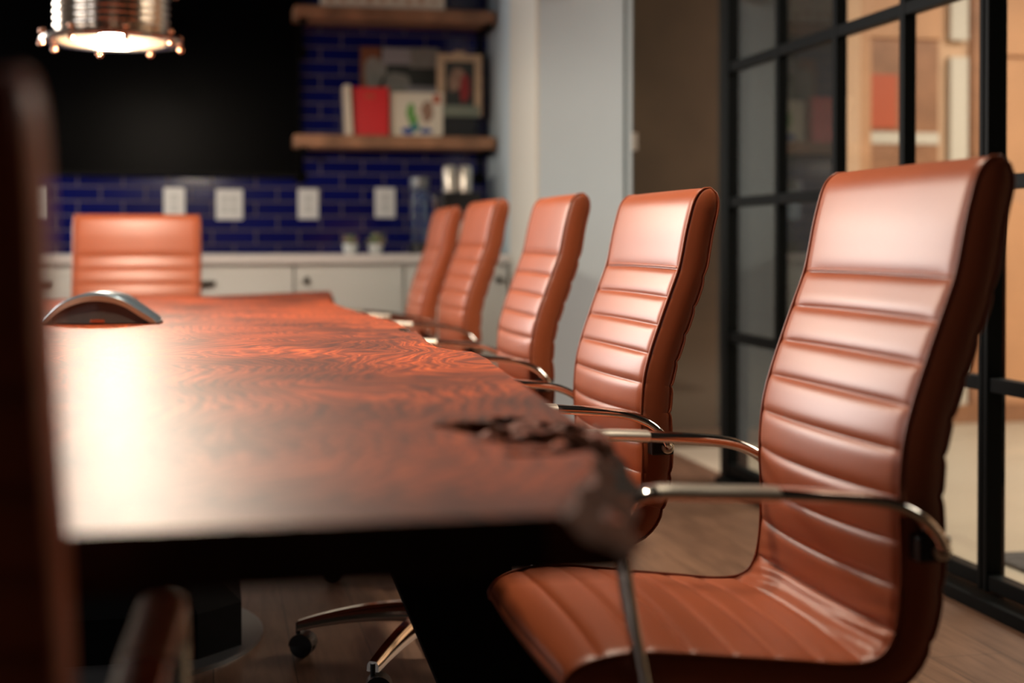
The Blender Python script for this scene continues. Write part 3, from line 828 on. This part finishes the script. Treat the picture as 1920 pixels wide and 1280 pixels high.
def blob(mb, cx, cz, a, b_, y, seed, n=20):
    vs = [(cx, y, cz)]
    for k in range(n):
        t = 2 * PI * k / n; r = 1 + .35 * noise.noise((math.cos(t) * 1.5, math.sin(t) * 1.5, seed)); vs.append((cx + a * r * math.cos(t), y, cz + b_ * r * math.sin(t)))
    m2 = len(vs); vs2 = [(v[0], y + .001, v[2]) for v in vs]
    return mb.add(vs + vs2, [(0, 1 + k, 1 + (k + 1) % n) for k in range(n)] + [(m2, m2 + 1 + (k + 1) % n, m2 + 1 + k) for k in range(n)] + [(1 + k, 1 + (k + 1) % n, m2 + 1 + (k + 1) % n, m2 + 1 + k) for k in range(n)])
blob(blob(MB(), -.03, .125, .022, .045, -.0015, 1), -.018, .085, .025, .03, -.0016, 2).build('green_shape', M['green'], c)
blob(blob(MB(), -.045, .030, .035, .018, -.0015, 3), .045, .030, .030, .016, -.0015, 4).build('blue_shape', M['blue'], c)
blob(MB(), -.008, .048, .026, .018, -.0022, 5).build('teal_shape', M['teal'], c)
blob(MB(), .055, .13, .035, .05, -.0012, 6).build('pink_shape', M['skin_art'], c)
MB().box(.085, .12, -.0015, 0, .17, .215).build('red_corner', M['orange_art'], c)
f = thing('picture_frame', 'pale wooden picture frame with a dark and red picture, right end of the lower shelf', 'picture frame', (1.245, YS + .02, SZ + .001), math.radians(4))
fr = MB()
fr.box(-.118, -.078, -.012, .012, .11, .43, .004).box(.078, .118, -.012, .012, .11, .43, .004).box(-.078, .078, -.012, .012, .39, .43, .004)
fr.box(-.03, .03, -.010, .010, .425, .445, .006).build('frame', M['pale_wood'], f)
MB().box(-.105, .105, -.014, .012, .108, .165, .004).build('lower_rail', M['sage'], f)
MB().box(-.078, .078, -.004, .006, .165, .39).build('picture', M['dark_art'], f)
blob(MB(), .025, .26, .030, .075, -.0055, 8).build('red_figure', M['red_art'], f)
blob(blob(MB(), -.03, .28, .028, .05, -.0057, 9), -.01, .33, .03, .03, -.0057, 12).build('pale_figure', M['skin_art'], f)
MB().box(-.09, .09, .0, .02, 0, .108, .003).box(-.10, .10, -.05, .04, 0, .012, .002).build('stand', M['black_plastic'], f)
a = thing('art_board', 'brown and grey collage board leaning on the tiles behind the red book', 'artwork', (.955, YW - .04, SZ + .001))
MB().box(-.205, .205, 0, .012, 0, .475, .001).build('board', M['dark_art'], a)
MB().box(-.203, -.10, -.002, 0, .25, .472).build('rust_field', M['rust'], a)
blob(MB(), -.13, .33, .055, .11, -.0035, 11).build('grey_shape', M['grey_card'], a)
blob(MB(), -.02, .29, .08, .055, -.0035, 14).build('grey_shape', M['grey_card'], a)
MB().box(-.09, .055, -.005, -.002, .385, .47).build('lilac_card', M['lilac_card'], a)
MB().box(.055, .203, -.004, -.001, .37, .475).build('grey_card', M['grey_card'], a)
MB().box(.03, .19, -.005, -.002, .235, .275).build('lilac_card', M['lilac_card'], a)
# cream crate on the upper shelf
k = thing('wooden_sign_box', 'cream painted box standing on the upper shelf', 'box', (.845, YS - .02, UZ + .001))
MB().box(-.31, .31, -.05, .05, 0, .20, .004).build('body', M['cream'], k)
for i in range(9): MB().box(-.28 + i * .065, -.25 + i * .065, -.053, -.050, .02 + .006 * (i % 3), .05 + .01 * (i % 2), .001).build('carved_mark', M['pale_wood'], k)

# ------------------------------------------------------------------ things on the counter
CZ = .901
def succulent(x, y, lab, r, seed):
    rnd = random.Random(seed)
    t = thing('potted_succulent', lab, 'plant', (x, y, CZ), 0, 'small succulents on the counter')
    MB().lathe([(.0, 0), (.028, 0), (.036, .03), (.036, .048), (.032, .048), (.030, .040), (.0, .040)], (0, 0, 0), 20).build('pot', M['ceramic'], t, smooth=True, autos=True)
    for mname, cnt in (('leaf', 26), ('leaf_pink', 14)):
        mb = MB()
        for _ in range(cnt):
            an = rnd.uniform(0, 2 * PI); el = rnd.uniform(.1, 1.4); L_ = r * rnd.uniform(.8, 1.25)
            d = Vector((math.cos(an) * math.cos(el), math.sin(an) * math.cos(el), math.sin(el))); s_ = d.cross(Vector((0, 0, 1))).normalized(); u_ = s_.cross(d)
            o = Vector((0, 0, .042)); w = .010
            vs = [o, o + d * L_ * .5 + s_ * w + u_ * .002, o + d * L_ * .5 - s_ * w + u_ * .002, o + d * L_ + u_ * .004, o + d * L_ * .5 + u_ * .007, o + d * L_ * .5 - u_ * .005]
            mb.add(vs, [(0, 1, 4), (0, 4, 2), (1, 3, 4), (4, 3, 2), (0, 5, 1), (0, 2, 5), (1, 5, 3), (5, 2, 3)])
        o = mb.build('rosette', M[mname], t)
        o['kind'] = 'stuff'
succulent(.665, 7.02, 'small succulent in a white pot, left one of the pair', .050, 3)
succulent(.790, 7.02, 'bushier pink-tinged succulent in a white pot, right one of the pair', .06, 5)
g = thing('glass_carafe', 'tall clear glass carafe with bright rim beside the coffee machine', 'carafe', (1.015, 7.06, CZ))
MB().lathe([(.0, 0), (.046, 0), (.048, .01), (.044, .28), (.046, .36), (.042, .36), (.040, .28), (.043, .015), (.0, .012)], (0, 0, 0), 24).build('vessel', M['clear'], g, smooth=True, autos=True)
MB().lathe([(.047, .33), (.049, .345), (.049, .375), (.0, .38)], (0, 0, 0), 24).build('lid', M['steel_grey'], g, smooth=True, autos=True)
MB().lathe([(.0, -.003), (.052, -.003), (.052, .045), (.047, .05)], (0, 0, .004), 24).build('base', M['black_plastic'], g, smooth=True, autos=True)
MB().tube([(.048, -.02, .30), (.075, -.03, .27), (.075, -.03, .12), (.05, -.02, .09)], .006, 10).build('handle', M['chrome'], g, smooth=True)
q = thing('coffee_machine', 'black coffee machine with two shiny canisters on the counter', 'coffee machine', (1.20, 7.10, CZ))
MB().box(-.085, .12, -.12, .12, 0, .05, .006).box(-.085, .12, .02, .12, .05, .30, .006).box(-.085, .12, -.12, .12, .20, .305, .01).build('body', M['black_plastic'], q)
for x in (-.038, .040): MB().lathe([(.0, .306), (.033, .306), (.034, .312), (.034, .425), (.028, .437), (.0, .44)], (x, -.07, 0), 24).build('canister', M['chrome_sleeve'], q, smooth=True, autos=True)
MB().lathe([(.0, .055), (.05, .055), (.058, .09), (.05, .16), (.038, .18), (.0, .18)], (.0, -.055, 0), 24).build('jug', M['chrome'], q, smooth=True, autos=True)
MB().lathe([(0, 0), (.012, 0), (.012, .008), (0, .010)], (-.06, -.125, .245), 16, ax='y').build('knob', M['chrome'], q, smooth=True, autos=True)

# ------------------------------------------------------------------ pendant lamps over the table
def pendant(x, y, z, label, power):
    t = thing('pendant_lamp', label, 'lamp', (x, y, z), 0, 'nickel cage pendants over the table')
    # bottom flange: wide polished ring
    MB().lathe([(.195, .030), (.225, .022), (.240, .014), (.244, .006), (.240, 0), (.222, -.002), (.195, .004)], (0, 0, 0), 56, closed=True).build('rim', M['nickel'], t, smooth=True, autos=True)
    prof = [(.196, .03)]
    for i in range(6):
        zz = .04 + i * .024; prof += [(.190, zz), (.200, zz + .008), (.200, zz + .014), (.190, zz + .022)]
    prof += [(.188, .19)] + [(.184, .19), (.184, .03)]
    MB().lathe(prof, (0, 0, 0), 48, closed=True).build('ribbed_band', M['nickel'], t, smooth=True, autos=True)
    MB().lathe([(.184, .190), (.226, .186), (.232, .192), (.226, .200), (.184, .206)], (0, 0, 0), 56, closed=True).build('upper_ring', M['nickel'], t, smooth=True, autos=True)
    MB().lathe([(.186, .20), (.16, .26), (.09, .32), (.05, .35), (.035, .38), (.035, .40), (.0, .40), (.0, .385), (.03, .37), (.085, .305), (.15, .25), (.180, .20)], (0, 0, 0), 48).build('dome', M['nickel'], t, smooth=True, autos=True)
    MB().tube([(0, 0, .40), (0, 0, 3.0 - z)], .006, 10).build('stem', M['dark_bronze'], t, smooth=True)
    MB().lathe([(.06, 2.96 - z), (.06, 2.998 - z)], (0, 0, 0), 24).build('canopy', M['dark_bronze'], t, smooth=True, autos=True)
    for k in range(8):
        a = 2 * PI * k / 8 + .25; c_, s_ = math.cos(a), math.sin(a)
        for zz, rr, nm in ((-.010, .240, 'bolt'), (.030, .236, 'bolt'), (.180, .224, 'bolt')):
            bm = bmesh.new(); bmesh.ops.create_uvsphere(bm, u_segments=12, v_segments=8, radius=.011); bm.verts.index_update()
            MB().add([(v.co.x + c_ * rr, v.co.y + s_ * rr, v.co.z + zz) for v in bm.verts], [[v.index for v in f_.verts] for f_ in bm.faces]).build(nm, M['copper'], t, smooth=True); bm.free()
    bm = bmesh.new(); bmesh.ops.create_uvsphere(bm, u_segments=20, v_segments=12, radius=.045); bm.verts.index_update()
    MB().add([(v.co.x, v.co.y, v.co.z * .9 + .035) for v in bm.verts], [[v.index for v in f_.verts] for f_ in bm.faces]).build('bulb', M['bulb'], t, smooth=True); bm.free()
    MB().lathe([(0, .05), (.183, .05), (.183, .056), (0, .056)], (0, 0, 0), 40).build('diffuser', M['diffuser'], t)
    MB().tube([(0, 0, .08), (0, 0, .24)], .02, 12).build('socket', M['dark_bronze'], t, smooth=True)
    light('pendant_light', 'POINT', (x, y, z + .0), (0, 0, 0), power, (1.0, .84, .66), .048)
pendant(-.341, 5.18, 1.655, 'nickel cage pendant lamp hanging over the far end of the table', 74)  # the lamp in view
pendant(-.12, 3.0, 1.655, 'unseen nickel cage pendant added above the near part of the table to widen its sheen', 42)  # second pendant, unseen, added to widen the sheen on the tabletop

# ------------------------------------------------------------------ corridor wall joinery beyond the glass
cw = thing('door_2', '', ''); cw['kind'] = 'structure'; del cw['label']; del cw['category']; cw.location = (0, 6.88, 0)
CW = [('frame', 3.19, 3.29, 0, 3.0, 'peach_wall', .03), ('lintel', 3.29, 3.75, 2.02, 2.35, 'wood_wall', .03), ('leaf', 3.30, 3.74, .02, 2.02, 'wood_panel_dark', .012),
      ('architrave', 3.29, 3.35, .02, 2.02, 'wood_wall', .028), ('cross_strip', 3.35, 3.74, 1.47, 1.53, 'white_trim', .02), ('red_panel', 3.35, 3.50, 1.55, 1.83, 'orange_art', .02)]
for nm, x0, x1, z0, z1, mt, d in CW: MB().box(x0, x1, -d, 0, z0, z1, .002).build(nm, M[mt], cw)
tr = MB().box(3.80, 3.90, 6.85, 6.9, 0, 1.93).box(3.80, 3.90, 6.85, 6.9, 2.02, 2.9); S('trim_2', tr, M['white_trim'])
S('trim_3', MB().box(3.93, 4.02, 6.86, 6.9, 0, 2.9), M['wood_panel_dark'])
S('wall_panel', MB().box(4.02, 4.42, 6.87, 6.9, 0, 1.93).box(4.02, 4.42, 6.87, 6.9, 1.95, 2.55), M['wood_wall'])
S('trim_4', MB().box(4.78, 4.92, 6.86, 6.9, 0, 3.0), M['white_trim'])
S('baseboard_wood', MB().box(3.06, 6.5, 6.84, 6.87, 0, .10), M['wood_panel_dark'])
mt_ = tag(MB().box(2.30, 3.1, 3.35, 3.93, 0.0, .012, .004).build('doormat', M['door_mat']), 'grey speckled mat on the pale floor beyond the glass', 'mat')

wb = tag(MB().box(1.575, 1.655, YP - .06, YP - .001, 2.075, 2.30, .008).build('wall_sensor', M['white_trim']), 'small beige box mounted high on the grey wall', 'wall fixture')
